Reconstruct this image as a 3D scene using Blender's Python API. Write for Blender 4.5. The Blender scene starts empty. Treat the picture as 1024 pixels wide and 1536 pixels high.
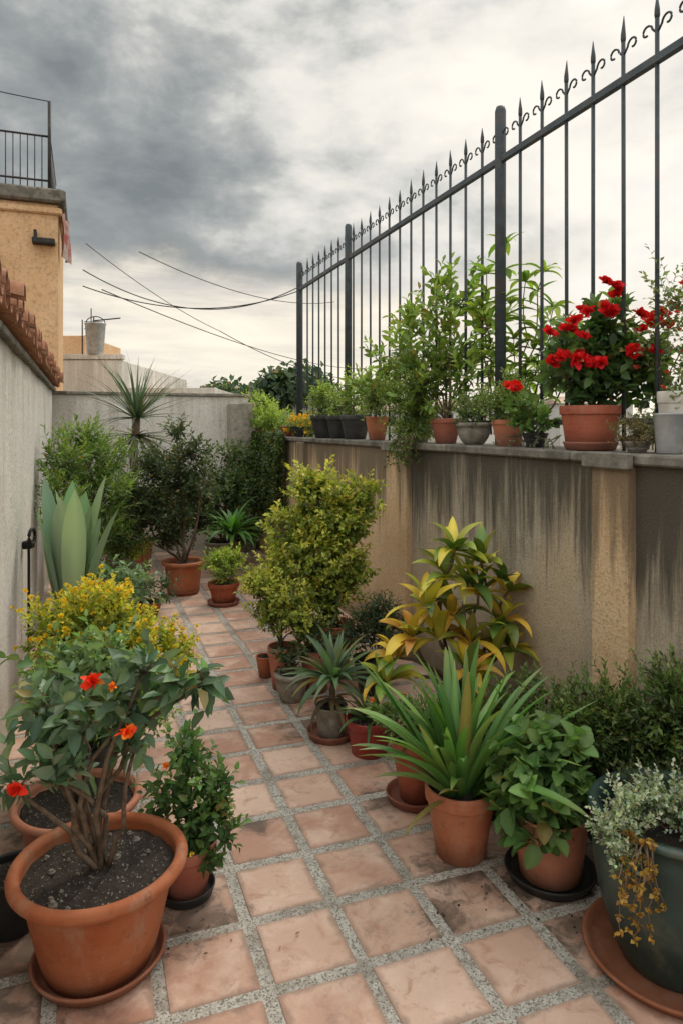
import bpy, math, random
import numpy as np
from mathutils import Vector
rng=np.random.default_rng(7); random.seed(7)
scene=bpy.context.scene
scene.view_settings.view_transform='Standard'; scene.view_settings.look='None'; scene.view_settings.exposure=0
YAW=math.radians(20); CS,SN=math.cos(YAW),math.sin(YAW)
def C(u,v): return (CS*v-SN*u, SN*v+CS*u)      # terrace coords -> world
# ---------------------------------------------------------------- node helpers
class NT:
    def __init__(s,tree): s.t=tree; s.n=tree.nodes; s.l=tree.links
    def new(s,typ,**k):
        n=s.n.new(typ)
        for a,b in k.items(): setattr(n,a,b)
        return n
    def set(s,sock,v):
        if isinstance(v,bpy.types.NodeSocket): s.l.new(v,sock)
        elif v is not None:
            try: sock.default_value=v
            except Exception: sock.default_value=(*v,1)
    def math(s,op,a,b=None,c=None,clamp=False):
        n=s.new('ShaderNodeMath',operation=op,use_clamp=clamp); s.set(n.inputs[0],a)
        if b is not None: s.set(n.inputs[1],b)
        if c is not None: s.set(n.inputs[2],c)
        return n.outputs[0]
    def noise(s,vec,scale,detail=4,rough=.55,dist=0):
        n=s.new('ShaderNodeTexNoise'); s.set(n.inputs['Vector'],vec); n.inputs['Scale'].default_value=scale
        n.inputs['Detail'].default_value=detail; n.inputs['Roughness'].default_value=rough; n.inputs['Distortion'].default_value=dist
        return n.outputs['Fac']
    def mapping(s,vec,scale=(1,1,1),rot=(0,0,0),loc=(0,0,0)):
        n=s.new('ShaderNodeMapping'); s.set(n.inputs[0],vec); n.inputs['Scale'].default_value=scale; n.inputs['Rotation'].default_value=rot; n.inputs['Location'].default_value=loc
        return n.outputs[0]
    def ramp(s,f,stops):
        n=s.new('ShaderNodeValToRGB'); s.set(n.inputs[0],f); e=n.color_ramp.elements
        while len(e)<len(stops): e.new(.5)
        for i,(p,c) in enumerate(stops):
            e[i].position=p; e[i].color=(*c,1) if len(c)==3 else c
        return n.outputs[0]
    def sm(s,f,a,b):
        n=s.new('ShaderNodeMapRange',interpolation_type='SMOOTHSTEP'); s.set(n.inputs[0],f)
        n.inputs[1].default_value=a; n.inputs[2].default_value=b; return n.outputs[0]
    def mix(s,f,a,b,blend='MIX'):
        n=s.new('ShaderNodeMix',data_type='RGBA',blend_type=blend); s.set(n.inputs[0],f)
        for sock,v in ((n.inputs[6],a),(n.inputs[7],b)):
            if isinstance(v,bpy.types.NodeSocket): s.l.new(v,sock)
            else: sock.default_value=(*v,1)
        return n.outputs[2]
def newmat(name):
    m=bpy.data.materials.new(name); m.use_nodes=True; t=NT(m.node_tree); b=t.n['Principled BSDF']
    return m,t,b
def bump(t,b,h,strength=.3,dist=.01):
    n=t.new('ShaderNodeBump'); n.inputs['Strength'].default_value=strength; n.inputs['Distance'].default_value=dist
    t.set(n.inputs['Height'],h); t.l.new(n.outputs[0],b.inputs['Normal'])
def simple(name,c1,c2,scale=8,rough=.8,bs=.3,metal=0,c3=None,s3=2.5,spec=.3,bd=.01,amt3=1):
    m,t,b=newmat(name); tc=t.new('ShaderNodeTexCoord').outputs['Object']
    geo=t.new('ShaderNodeObjectInfo').outputs['Random']
    off=t.new('ShaderNodeVectorMath',operation='ADD'); t.set(off.inputs[0],tc)
    cm=t.new('ShaderNodeCombineXYZ'); 
    for i in range(3): t.set(cm.inputs[i],t.math('MULTIPLY',geo,13.7+i*3))
    t.set(off.inputs[1],cm.outputs[0]); v=off.outputs[0]
    f=t.noise(v,scale,5,.6); f=t.sm(f,.3,.7)
    c=t.mix(f,c1,c2)
    if c3: c=t.mix(t.math('MULTIPLY',t.sm(t.noise(v,s3,6,.65,.4),.5,.72),amt3),c,c3)
    br=t.math('ADD',t.math('MULTIPLY',geo,.35),.82)
    hsv=t.new('ShaderNodeHueSaturation'); t.set(hsv.inputs['Color'],c); t.set(hsv.inputs['Value'],br); c=hsv.outputs[0]
    t.set(b.inputs['Base Color'],c); b.inputs['Roughness'].default_value=rough; b.inputs['Metallic'].default_value=metal
    b.inputs['Specular IOR Level'].default_value=spec
    if bs: bump(t,b,t.noise(v,scale*7,4,.7),bs,bd)
    return m
# ---------------------------------------------------------------- materials
def leafmat(name,rough=.5,trans=.3,spec=.35):
    m,t,b=newmat(name); a=t.new('ShaderNodeAttribute',attribute_name='Col'); c=a.outputs['Color']
    t.set(b.inputs['Base Color'],c); b.inputs['Roughness'].default_value=rough; b.inputs['Specular IOR Level'].default_value=spec
    tr=t.new('ShaderNodeBsdfTranslucent'); c2=t.mix(1,c,(1.6,1.7,.7),'MULTIPLY'); t.set(tr.inputs[0],c2)
    mx=t.new('ShaderNodeMixShader'); mx.inputs[0].default_value=trans
    t.l.new(b.outputs[0],mx.inputs[1]); t.l.new(tr.outputs[0],mx.inputs[2])
    t.l.new(mx.outputs[0],t.n['Material Output'].inputs[0]); return m
M_leaf=leafmat('leaf',.46); M_waxy=leafmat('waxy_leaf',.36,.15,.5)
M_petal=leafmat('petal',.6,.2,.2)
M_bark=simple('bark',(.10,.065,.04),(.22,.16,.11),30,.9,.6)
def terramat(name,c1,c2,c3,c4):
    m,t,b=newmat(name); tc=t.new('ShaderNodeTexCoord').outputs['Object']; geo=t.new('ShaderNodeObjectInfo').outputs['Random']
    n=t.new('ShaderNodeTexNoise',noise_dimensions='4D'); t.set(n.inputs['Vector'],tc); t.set(n.inputs['W'],t.math('MULTIPLY',geo,50)); n.inputs['Scale'].default_value=6; n.inputs['Detail'].default_value=6; n.inputs['Roughness'].default_value=.62
    c=t.mix(t.sm(n.outputs['Fac'],.35,.65),c1,c2)
    n2=t.new('ShaderNodeTexNoise',noise_dimensions='4D'); t.set(n2.inputs['Vector'],t.mapping(tc,(1,1,.35))); t.set(n2.inputs['W'],t.math('MULTIPLY',geo,90)); n2.inputs['Scale'].default_value=9; n2.inputs['Detail'].default_value=7; n2.inputs['Roughness'].default_value=.7
    c=t.mix(t.math('MULTIPLY',t.sm(n2.outputs['Fac'],.50,.68),.65),c,c3)
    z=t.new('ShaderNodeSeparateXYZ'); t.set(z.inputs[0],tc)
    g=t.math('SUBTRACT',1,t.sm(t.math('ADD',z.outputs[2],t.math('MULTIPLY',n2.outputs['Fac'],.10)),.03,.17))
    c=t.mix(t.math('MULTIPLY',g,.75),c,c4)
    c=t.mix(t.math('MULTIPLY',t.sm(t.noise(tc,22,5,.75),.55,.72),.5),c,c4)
    ring=t.noise(t.mapping(tc,(.15,.15,1)),60,3,.6)
    h=t.new('ShaderNodeHueSaturation'); t.set(h.inputs['Color'],c); t.set(h.inputs['Value'],t.math('ADD',t.math('MULTIPLY',geo,.3),.84)); t.set(h.inputs['Saturation'],t.math('SUBTRACT',1.06,t.math('MULTIPLY',geo,.2)))
    t.set(b.inputs['Base Color'],h.outputs[0]); t.set(b.inputs['Roughness'],t.math('ADD',.58,t.math('MULTIPLY',n2.outputs['Fac'],.3))); b.inputs['Specular IOR Level'].default_value=.35
    bump(t,b,t.math('ADD',t.math('MULTIPLY',ring,.9),t.math('MULTIPLY',n2.outputs['Fac'],.5)),.45,.006); return m
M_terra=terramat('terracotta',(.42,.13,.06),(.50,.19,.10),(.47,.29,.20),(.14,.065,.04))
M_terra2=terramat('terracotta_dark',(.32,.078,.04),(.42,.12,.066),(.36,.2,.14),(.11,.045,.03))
M_redpl=simple('red_plastic',(.20,.02,.016),(.27,.035,.022),4,.4,.05,spec=.5)
M_black=simple('black_plastic',(.014,.015,.015),(.035,.035,.035),6,.5,.1,c3=(.07,.065,.06),spec=.4)
M_stonep=simple('stone_pot',(.22,.195,.16),(.36,.32,.27),18,.9,.6,c3=(.10,.10,.07))
M_glaze=simple('green_glaze',(.012,.030,.027),(.025,.055,.047),4,.38,.25,c3=(.085,.09,.065),s3=7,spec=.5,amt3=.7)
M_zinc=simple('zinc',(.33,.34,.34),(.5,.5,.5),10,.45,.1,metal=.5)
M_whitep=simple('white_glaze',(.62,.60,.54),(.7,.68,.62),6,.5,.1,c3=(.35,.3,.24))
M_iron=simple('painted_iron',(.030,.043,.052),(.052,.07,.08),12,.5,.25,c3=(.11,.07,.05),s3=9,spec=.4,amt3=.6)
def soilmat():
    m,t,b=newmat('soil'); tc=t.new('ShaderNodeTexCoord').outputs['Object']
    f=t.noise(tc,60,6,.7); c=t.mix(f,(.010,.007,.005),(.09,.07,.055))
    v=t.new('ShaderNodeTexVoronoi'); t.set(v.inputs['Vector'],tc); v.inputs['Scale'].default_value=110
    sp=t.math('LESS_THAN',v.outputs['Distance'],.24); n2=t.math('GREATER_THAN',t.noise(tc,60,2),.54)
    c=t.mix(t.math('MULTIPLY',sp,n2),c,(.42,.4,.36)); t.set(b.inputs['Base Color'],c); b.inputs['Roughness'].default_value=.95
    bump(t,b,f,1,.02); return m
M_soil=soilmat()
VT0=.50-.30*3; UT0=2.29-.30*17
def tilemat():
    m,t,b=newmat('floor_tile'); tc=t.new('ShaderNodeTexCoord').outputs['Object']
    a=t.new('ShaderNodeAttribute',attribute_name='Col').outputs['Fac']
    c=t.ramp(a,[(0,(.44,.235,.165)),(.3,(.55,.325,.235)),(.65,(.62,.405,.305)),(1,(.72,.51,.40))])
    nA=t.noise(tc,5.5,6,.65,.3); nB=t.noise(tc,13,6,.7,.5); nC=t.noise(tc,2.2,8,.75,.4)
    c=t.mix(t.math('MULTIPLY',t.sm(nA,.42,.7),.8),c,(.76,.56,.45))
    c=t.mix(t.math('MULTIPLY',t.sm(nB,.5,.72),.75),c,(.43,.215,.14))
    c=t.mix(t.math('MULTIPLY',t.sm(nC,.51,.73),.85),c,(.20,.135,.10))
    sp=t.new('ShaderNodeSeparateXYZ'); t.set(sp.inputs[0],tc)
    ex=t.math('PINGPONG',t.math('SUBTRACT',sp.outputs[0],VT0),.15); ey=t.math('PINGPONG',t.math('SUBTRACT',sp.outputs[1],UT0),.15)
    e=t.math('ADD',t.math('MINIMUM',ex,ey),t.math('MULTIPLY',t.math('SUBTRACT',nB,.5),.075))
    c=t.mix(t.math('MULTIPLY',t.math('SUBTRACT',1,t.sm(e,.018,.045)),.6),c,(.20,.13,.095))
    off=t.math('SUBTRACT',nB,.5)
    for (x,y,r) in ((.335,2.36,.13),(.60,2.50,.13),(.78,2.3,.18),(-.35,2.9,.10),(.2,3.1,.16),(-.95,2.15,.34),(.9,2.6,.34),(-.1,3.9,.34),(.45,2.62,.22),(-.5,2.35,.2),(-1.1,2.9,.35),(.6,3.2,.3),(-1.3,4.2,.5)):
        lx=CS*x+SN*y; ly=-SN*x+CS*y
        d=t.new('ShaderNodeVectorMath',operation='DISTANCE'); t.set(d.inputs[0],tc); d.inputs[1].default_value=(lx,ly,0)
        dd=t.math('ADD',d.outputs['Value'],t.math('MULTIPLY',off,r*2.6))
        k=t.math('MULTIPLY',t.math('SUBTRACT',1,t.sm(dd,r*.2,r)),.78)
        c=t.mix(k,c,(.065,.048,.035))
    v=t.noise(tc,120,3,.7); c=t.mix(t.math('MULTIPLY',t.sm(v,.62,.75),.5),c,(.18,.11,.075))
    t.set(b.inputs['Base Color'],c); t.set(b.inputs['Roughness'],t.math('ADD',.36,t.math('MULTIPLY',nA,.45)))
    bump(t,b,t.math('ADD',nB,t.math('MULTIPLY',v,.15)),.3,.01); return m
def bandmat():
    m,t,b=newmat('terrazzo_band'); tc=t.new('ShaderNodeTexCoord').outputs['Object']
    v=t.new('ShaderNodeTexVoronoi'); t.set(v.inputs['Vector'],tc); v.inputs['Scale'].default_value=190
    s=t.new('ShaderNodeSeparateColor'); t.set(s.inputs[0],v.outputs['Color'])
    c=t.ramp(s.outputs[0],[(0,(.17,.15,.125)),(.2,(.24,.22,.185)),(.3,(.40,.375,.33)),(.7,(.50,.475,.42)),(1,(.60,.575,.52))])
    c=t.mix(t.math('MULTIPLY',t.sm(t.noise(tc,4,7,.7),.45,.68),.7),c,(.17,.14,.105))
    c=t.mix(t.math('MULTIPLY',t.sm(t.noise(tc,25,5,.7),.5,.7),.4),c,(.20,.15,.11))
    t.set(b.inputs['Base Color'],c); b.inputs['Roughness'].default_value=.8
    bump(t,b,s.outputs[0],.3,.003); return m
def wallmat(name,base,lite,streak,amt,ztop,grain=90,cream=None,damp=.7,topdark=.26,lo=.5,hi=.74):
    m,t,b=newmat(name); tc=t.new('ShaderNodeTexCoord').outputs['Object']
    z=t.new('ShaderNodeSeparateXYZ'); t.set(z.inputs[0],tc); z=z.outputs[2]
    c=t.mix(t.sm(t.noise(tc,2.2,6,.65),.35,.68),base,lite)
    if cream: c=t.mix(t.sm(t.noise(t.mapping(tc,(1,1,.5)),1.7,6,.6,.3),.46,.60),c,cream)
    g=t.math('SUBTRACT',1,t.math('DIVIDE',t.math('SUBTRACT',ztop,z),1.25),clamp=True)
    st=t.noise(t.mapping(tc,(1,1,.07)),11,6,.7,.15); st2=t.noise(t.mapping(tc,(1,1,.04)),2.4,5,.6)
    s=t.math('ADD',t.math('MULTIPLY',st,.6),t.math('MULTIPLY',st2,.45))
    s=t.math('ADD',s,t.math('MULTIPLY',t.math('SUBTRACT',g,.55),topdark))
    s=t.math('MULTIPLY',t.sm(s,lo,hi),amt)
    c=t.mix(s,c,streak)
    k=t.math('ADD',z,t.math('MULTIPLY',t.noise(tc,5,5,.7),.35))
    c=t.mix(t.math('MULTIPLY',t.math('SUBTRACT',1,t.sm(k,.2,.6)),damp),c,(streak[0]*1.2,streak[1]*1.2,streak[2]))
    gr=t.noise(tc,grain,4,.8); c=t.mix(t.math('MULTIPLY',t.sm(gr,.48,.66),.5),c,(base[0]*.35,base[1]*.35,base[2]*.35))
    t.set(b.inputs['Base Color'],c); b.inputs['Roughness'].default_value=.93; b.inputs['Specular IOR Level'].default_value=.15
    bump(t,b,t.math('ADD',gr,t.noise(tc,9,5)),.8,.016); return m
M_wgrey=wallmat('pebbledash',(.46,.385,.285),(.58,.50,.385),(.070,.062,.050),.92,1.5,cream=(.60,.48,.33),topdark=.42,lo=.50,hi=.68)
M_wcream=wallmat('cream_render',(.68,.46,.26),(.76,.56,.35),(.16,.125,.09),.8,1.5,60,topdark=.36,lo=.53,hi=.70)
M_wcream2=wallmat('aged_cream_render',(.64,.45,.27),(.72,.53,.33),(.13,.11,.08),.85,1.5,80,topdark=.42,lo=.51,hi=.69)
M_wwhite=wallmat('white_render',(.70,.665,.61),(.77,.745,.70),(.34,.30,.25),.6,2.2,40,damp=.6)
M_wfar=wallmat('far_white_render',(.78,.73,.66),(.80,.77,.71),(.34,.30,.25),.5,2.1,40,damp=.4)
M_ochre=wallmat('ochre_render',(.68,.43,.23),(.74,.50,.30),(.34,.23,.15),.4,4.9,25)
M_coping=simple('coping_stone',(.13,.12,.10),(.27,.245,.205),10,.9,.6,c3=(.06,.06,.042),s3=4)
M_tile=tilemat(); M_band=bandmat()
M_roof=simple('roof_tile',(.30,.125,.07),(.44,.22,.13),14,.85,.4,c3=(.10,.075,.06),s3=6)
M_dark=simple('dark_metal',(.02,.02,.02),(.04,.04,.04),10,.6,.1)
M_wire=simple('cable',(.04,.04,.045),(.06,.06,.06),10,.6,0)
M_ground=simple('ground',(.10,.10,.07),(.17,.15,.11),.05,.95,0,c3=(.07,.10,.05),s3=.02)
M_hill=simple('hill',(.16,.19,.19),(.22,.25,.24),.05,.95,0)
M_hazy=simple('hazy_render',(.50,.48,.45),(.6,.57,.53),.5,.95,0)  # far house walls: distance haze is mixed into the base colour
M_hazyroof=simple('hazy_roof',(.34,.24,.19),(.42,.31,.25),.5,.95,0)  # far roofs: base colour paled to stand in for distance haze
M_glass=simple('window_glass',(.03,.035,.04),(.05,.06,.07),3,.2,0)
M_cloth=simple('red_cloth',(.35,.04,.03),(.5,.45,.4),6,.9,.2)
# ---------------------------------------------------------------- mesh builder
class MB:
    def __init__(s): s.V=[];s.F=[];s.Cc=[];s.M=[];s.n=0
    def add(s,V,F,col=(1,1,1),mi=0):
        V=np.asarray(V,float).reshape(-1,3); F=np.asarray(F,int).reshape(-1,4)
        c=np.asarray(col,float); 
        if c.ndim==1: c=np.tile(c,(len(V),1))
        s.V.append(V); s.F.append(F+s.n); s.Cc.append(c); s.M.append(np.full(len(F),mi)); s.n+=len(V)
    def build(s,name,mats,smooth=True,parent=None,loc=None,rotz=0):
        V=np.concatenate(s.V); F=np.concatenate(s.F); Cc=np.clip(np.concatenate(s.Cc),.004,.9); Mi=np.concatenate(s.M)
        if loc is not None: V=V-np.array(loc)
        me=bpy.data.meshes.new(name); me.vertices.add(len(V)); me.vertices.foreach_set('co',V.ravel())
        tri=F[:,3]==F[:,2]; cnt=np.where(tri,3,4); st=np.concatenate([[0],np.cumsum(cnt)[:-1]])
        keep=np.ones(F.shape,bool); keep[tri,3]=False
        lv=F[keep]
        me.loops.add(len(lv)); me.loops.foreach_set('vertex_index',lv.astype(np.int32))
        me.polygons.add(len(F)); me.polygons.foreach_set('loop_start',st.astype(np.int32)); me.polygons.foreach_set('loop_total',cnt.astype(np.int32))
        me.polygons.foreach_set('material_index',Mi.astype(np.int32)); me.polygons.foreach_set('use_smooth',np.full(len(F),smooth))
        a=me.color_attributes.new('Col','FLOAT_COLOR','POINT'); a.data.foreach_set('color',np.c_[Cc,np.ones(len(Cc))].ravel())
        me.update(calc_edges=True)
        for m in mats: me.materials.append(m)
        o=bpy.data.objects.new(name,me); scene.collection.objects.link(o)
        if loc is not None: o.location=loc
        if rotz: o.rotation_euler[2]=rotz
        if parent: o.parent=parent
        return o
def empty(name,loc=(0,0,0)):
    o=bpy.data.objects.new(name,None); scene.collection.objects.link(o); o.location=loc; o.empty_display_size=.1; return o
def box(mb,x0,x1,y0,y1,z0,z1,bev=0,mi=0,col=(1,1,1)):
    b=bev
    if b<=0:
        V=[(x,y,z) for z in (z0,z1) for y in (y0,y1) for x in (x0,x1)]
        F=[(0,2,3,1),(4,5,7,6),(0,1,5,4),(2,6,7,3),(0,4,6,2),(1,3,7,5)]
        mb.add(V,F,col,mi); return
    def ring(i,z): 
        return [(x0+i+b,y0+i,z),(x1-i-b,y0+i,z),(x1-i,y0+i+b,z),(x1-i,y1-i-b,z),(x1-i-b,y1-i,z),(x0+i+b,y1-i,z),(x0+i,y1-i-b,z),(x0+i,y0+i+b,z)]
    V=ring(b,z0)+ring(0,z0+b)+ring(0,z1-b)+ring(b,z1); F=[]
    for r in range(3):
        for k in range(8): F.append((r*8+k,r*8+(k+1)%8,r*8+8+(k+1)%8,r*8+8+k))
    t=24; F+=[(t,t+1,t+2,t+3),(t,t+3,t+4,t+7),(t+4,t+5,t+6,t+7)]
    F+=[(3,2,1,0),(7,4,3,0),(7,6,5,4)]
    mb.add(V,F,col,mi)
def nrm(a): return a/np.maximum(np.linalg.norm(a,axis=-1,keepdims=True),1e-9)
def tube(mb,pts,rad,sides=6,mi=1,col=(1,1,1),cap=True):
    P=np.asarray(pts,float); n=len(P); R=np.broadcast_to(np.asarray(rad,float),(n,))
    T=np.gradient(P,axis=0); T=nrm(T); ref=np.array([0,0,1.]) if abs(T[:,2]).mean()<.8 else np.array([1.,0,0])
    A=nrm(np.cross(T,ref)); B=np.cross(T,A); an=np.linspace(0,2*math.pi,sides,endpoint=False)
    V=P[:,None]+R[:,None,None]*(np.cos(an)[None,:,None]*A[:,None]+np.sin(an)[None,:,None]*B[:,None])
    F=[(i*sides+k,i*sides+(k+1)%sides,(i+1)*sides+(k+1)%sides,(i+1)*sides+k) for i in range(n-1) for k in range(sides)]
    V=V.reshape(-1,3)
    if cap:
        V=np.vstack([V,P[-1:],P[:1]]); t=len(V)-2
        F+=[((n-1)*sides+k,(n-1)*sides+(k+1)%sides,t,t) for k in range(sides)]
        F+=[((k+1)%sides,k,t+1,t+1) for k in range(sides)]
    mb.add(V,F,col,mi)
def lathe(mb,prof,seg=48,mi=0,c=(0,0,0),wob=0):
    P=np.asarray(prof,float); n=len(P); an=np.linspace(0,2*math.pi,seg,endpoint=False)
    w=1+wob*np.sin(an*2+c[0]*9)+wob*.6*np.sin(an*3+c[1]*7)
    V=np.stack([P[:,0,None]*np.cos(an)*w+c[0],P[:,0,None]*np.sin(an)*w+c[1],np.repeat(P[:,1,None],seg,1)+c[2]],-1).reshape(-1,3)
    F=[(i*seg+k,i*seg+(k+1)%seg,(i+1)*seg+(k+1)%seg,(i+1)*seg+k) for i in range(n-1) for k in range(seg)]
    mb.add(V,F,(1,1,1),mi)
# ---------------------------------------------------------------- leaves
TPL={'tiny':None,
 'oval':([0,.35,.7,1],[.12,1,.78,.04]),
 'round':([0,.25,.6,.9,1],[.3,.95,1,.5,.08]),
 'long':([0,.25,.6,1],[.25,1,.7,.03]),
 'med':([0,.45,1],[.15,1,.05])}
LB=1.22
def leaves(mb,P,D,L,W,col,kind='med',droop=.25,fold=.22,mi=0,flat=.6):
    n=len(P); D=nrm(D); L=np.broadcast_to(L,(n,)); W=np.broadcast_to(W,(n,))
    up=np.array([0,0,1.])*flat+rng.normal(0,.45,(n,3)); S=nrm(np.cross(D,up)); N=np.cross(S,D); N*=np.sign(N[:,2:3]+1e-6)
    if kind=='tiny':
        V=np.stack([P,P+D*(L*.5)[:,None]+S*(W*.5)[:,None]+N*(W*fold)[:,None],P+D*L[:,None]-N*(L*droop*.5)[:,None],P+D*(L*.5)[:,None]-S*(W*.5)[:,None]+N*(W*fold)[:,None]],1)
        F=np.arange(n*4).reshape(n,4); mb.add(V.reshape(-1,3),F,np.repeat(col,4,0),mi); return
    ts,ws=TPL[kind]; rows=len(ts); V=np.zeros((n,rows,3,3))
    dr=np.broadcast_to(droop*(.5+rng.random(n)),(n,))
    for i,(t,w) in enumerate(zip(ts,ws)):
        base=P+D*(L*t)[:,None]-N*(L*dr*t*t)[:,None]
        V[:,i,1]=base
        for c,sg in ((0,-1),(2,1)): V[:,i,c]=base+S*(W*.5*w*sg)[:,None]+N*(W*w*fold)[:,None]
    f=[(i*3+c,i*3+c+1,i*3+c+4,i*3+c+3) for i in range(rows-1) for c in range(2)]
    F=(np.arange(n)[:,None,None]*rows*3+np.array(f)[None]).reshape(-1,4)
    cc=np.repeat(col[:,None],rows*3,1).reshape(n,rows,3,3).copy(); cc[:,:,1]*=1.25
    mb.add(V.reshape(-1,3),F,cc.reshape(-1,3),mi)
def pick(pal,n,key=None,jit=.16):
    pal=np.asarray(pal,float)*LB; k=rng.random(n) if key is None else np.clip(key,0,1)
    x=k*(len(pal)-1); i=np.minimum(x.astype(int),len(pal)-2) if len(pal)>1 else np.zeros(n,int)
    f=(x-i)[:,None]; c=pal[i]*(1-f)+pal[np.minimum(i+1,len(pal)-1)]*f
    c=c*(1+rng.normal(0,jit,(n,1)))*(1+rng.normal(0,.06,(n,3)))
    old=rng.random(n)<.025; c[old]=c[old]*.3+np.array([.30,.20,.06])*.7
    return c
def limb(mb,a,b,r0,r1,sag=.1,seg=7,sides=6,mi=1):
    a=np.array(a,float);b=np.array(b,float);L=np.linalg.norm(b-a); t=np.linspace(0,1,seg)[:,None]
    k=rng.normal(0,sag*L,3); P=a+(b-a)*t+k*np.sin(t*math.pi)+rng.normal(0,.02*L,(seg,3))*np.sin(t*math.pi)
    P[:,2]+=(np.sin(t*math.pi)*sag*L)[:,0]; tube(mb,P,np.linspace(r0,r1,seg),sides,mi); return P
def sph(n): return nrm(rng.normal(0,1,(n,3)))
def shrub(name,base,blobs,dens=1,tl=.12,lpt=9,L=.03,W=.018,pal=((.04,.09,.03),(.09,.15,.05)),kind='med',stem=.008,droop=.25,
          flowers=None,updir=.5,spread=.9,mats=None,twigcol=(.09,.065,.04),branches=9,jit=.16,den0=2600,rscale=1.0):
    mb=MB(); base=np.array(base,float)
    tw_s=[];tw_d=[];key=[]
    for (x,y,z,r) in blobs:
        r=r*rscale
        c=np.array([x,y,z]); n=max(6,int(den0*dens*r*r*(.04/max(L,.02))**1.0))
        d=sph(n); ph=rng.random(3)*6; lump=1+.28*np.sin(d[:,0]*4+ph[0])*np.sin(d[:,1]*4+ph[1])+.18*np.sin(d[:,2]*6+ph[2])
        rr=r*lump*(.35+.65*rng.random(n)**.6); p=c+d*rr[:,None]*np.array([1,1,.92])
        td=nrm(d*.8+np.array([0,0,updir])+rng.normal(0,.35,(n,3)))
        s=p-td*tl*.6; s[:,2]=np.maximum(s[:,2],.03)
        tw_s.append(s);tw_d.append(td)
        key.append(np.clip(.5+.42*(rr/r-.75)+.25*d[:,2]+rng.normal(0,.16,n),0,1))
        if stem>0:
            limb(mb,base+rng.normal(0,.012,3)*[1,1,0],c-np.array([0,0,r*.3]),stem,stem*.55,.08,8)
            for j in range(branches):
                q=s[rng.integers(n)]; limb(mb,c-np.array([0,0,r*.3]),q,stem*.5,stem*.2,.06,5,5)
    S=np.concatenate(tw_s);T=np.concatenate(tw_d);K=np.concatenate(key);n=len(S)
    tlen=tl*(.6+.8*rng.random(n))
    leaves(mb,S,T,tlen,np.full(n,max(.0025,tl*.018)),np.tile(twigcol,(n,1)),'tiny',droop=0,fold=0)
    ti=np.repeat(np.arange(n),lpt); m=len(ti); sfr=np.tile((np.arange(lpt)+.6)/lpt,n); az=np.tile(np.arange(lpt)*2.4,n)+np.repeat(rng.random(n)*6,lpt)
    Td=T[ti]; A=nrm(np.cross(Td,[.3,.2,1])); B=np.cross(Td,A); rad=np.cos(az)[:,None]*A+np.sin(az)[:,None]*B
    D=nrm(Td*(.45+.5*sfr[:,None])+rad*spread*(1.15-.6*sfr[:,None])+rng.normal(0,.15,(m,3)))
    P=S[ti]+Td*(sfr*tlen[ti])[:,None]
    sz=(.65+.55*rng.random(m))*(1.1-.35*sfr)
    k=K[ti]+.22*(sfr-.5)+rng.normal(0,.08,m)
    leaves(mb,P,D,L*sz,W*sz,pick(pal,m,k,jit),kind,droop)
    if flowers:
        for (fc,num,fr,fp) in flowers:
            if fc is None:
                idx=rng.choice(n,min(n,num),replace=False,p=(K**2/np.sum(K**2))); cs=S[idx]+T[idx]*(tlen[idx]*1.05)[:,None]; ds=T[idx]
            else: cs=np.array(fc); ds=np.tile([0,-.4,1.],(len(cs),1))
            for c,d in zip(cs,ds): blossom(mb,c,d,fr*(.8+.4*rng.random()),fp)
    ms=mats or [M_leaf,M_bark,M_petal]
    return mb.build(name,ms,loc=tuple(base))
def blossom(mb,c,d,r,pal,layers=3,per=6):
    d=nrm(np.asarray(d,float)+rng.normal(0,.35,3)); A=nrm(np.cross(d,[.31,.2,.9])); B=np.cross(d,A)
    for l in range(layers):
        a=np.arange(per)/per*2*math.pi+l*.6+rng.normal(0,.12,per); open_=1-.38*l
        D=(np.cos(a)[:,None]*A+np.sin(a)[:,None]*B)*open_+d*(.25+.5*l)
        P=np.tile(np.asarray(c)-d*r*.1*l,(per,1)); cc=pick(pal,per,None,.1)
        leaves(mb,P,D,r*(1.05-.15*l)*(.8+.4*rng.random(per)),r*.8,cc,'round' if r>.02 else 'tiny',.1,.12,2,flat=0)
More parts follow.
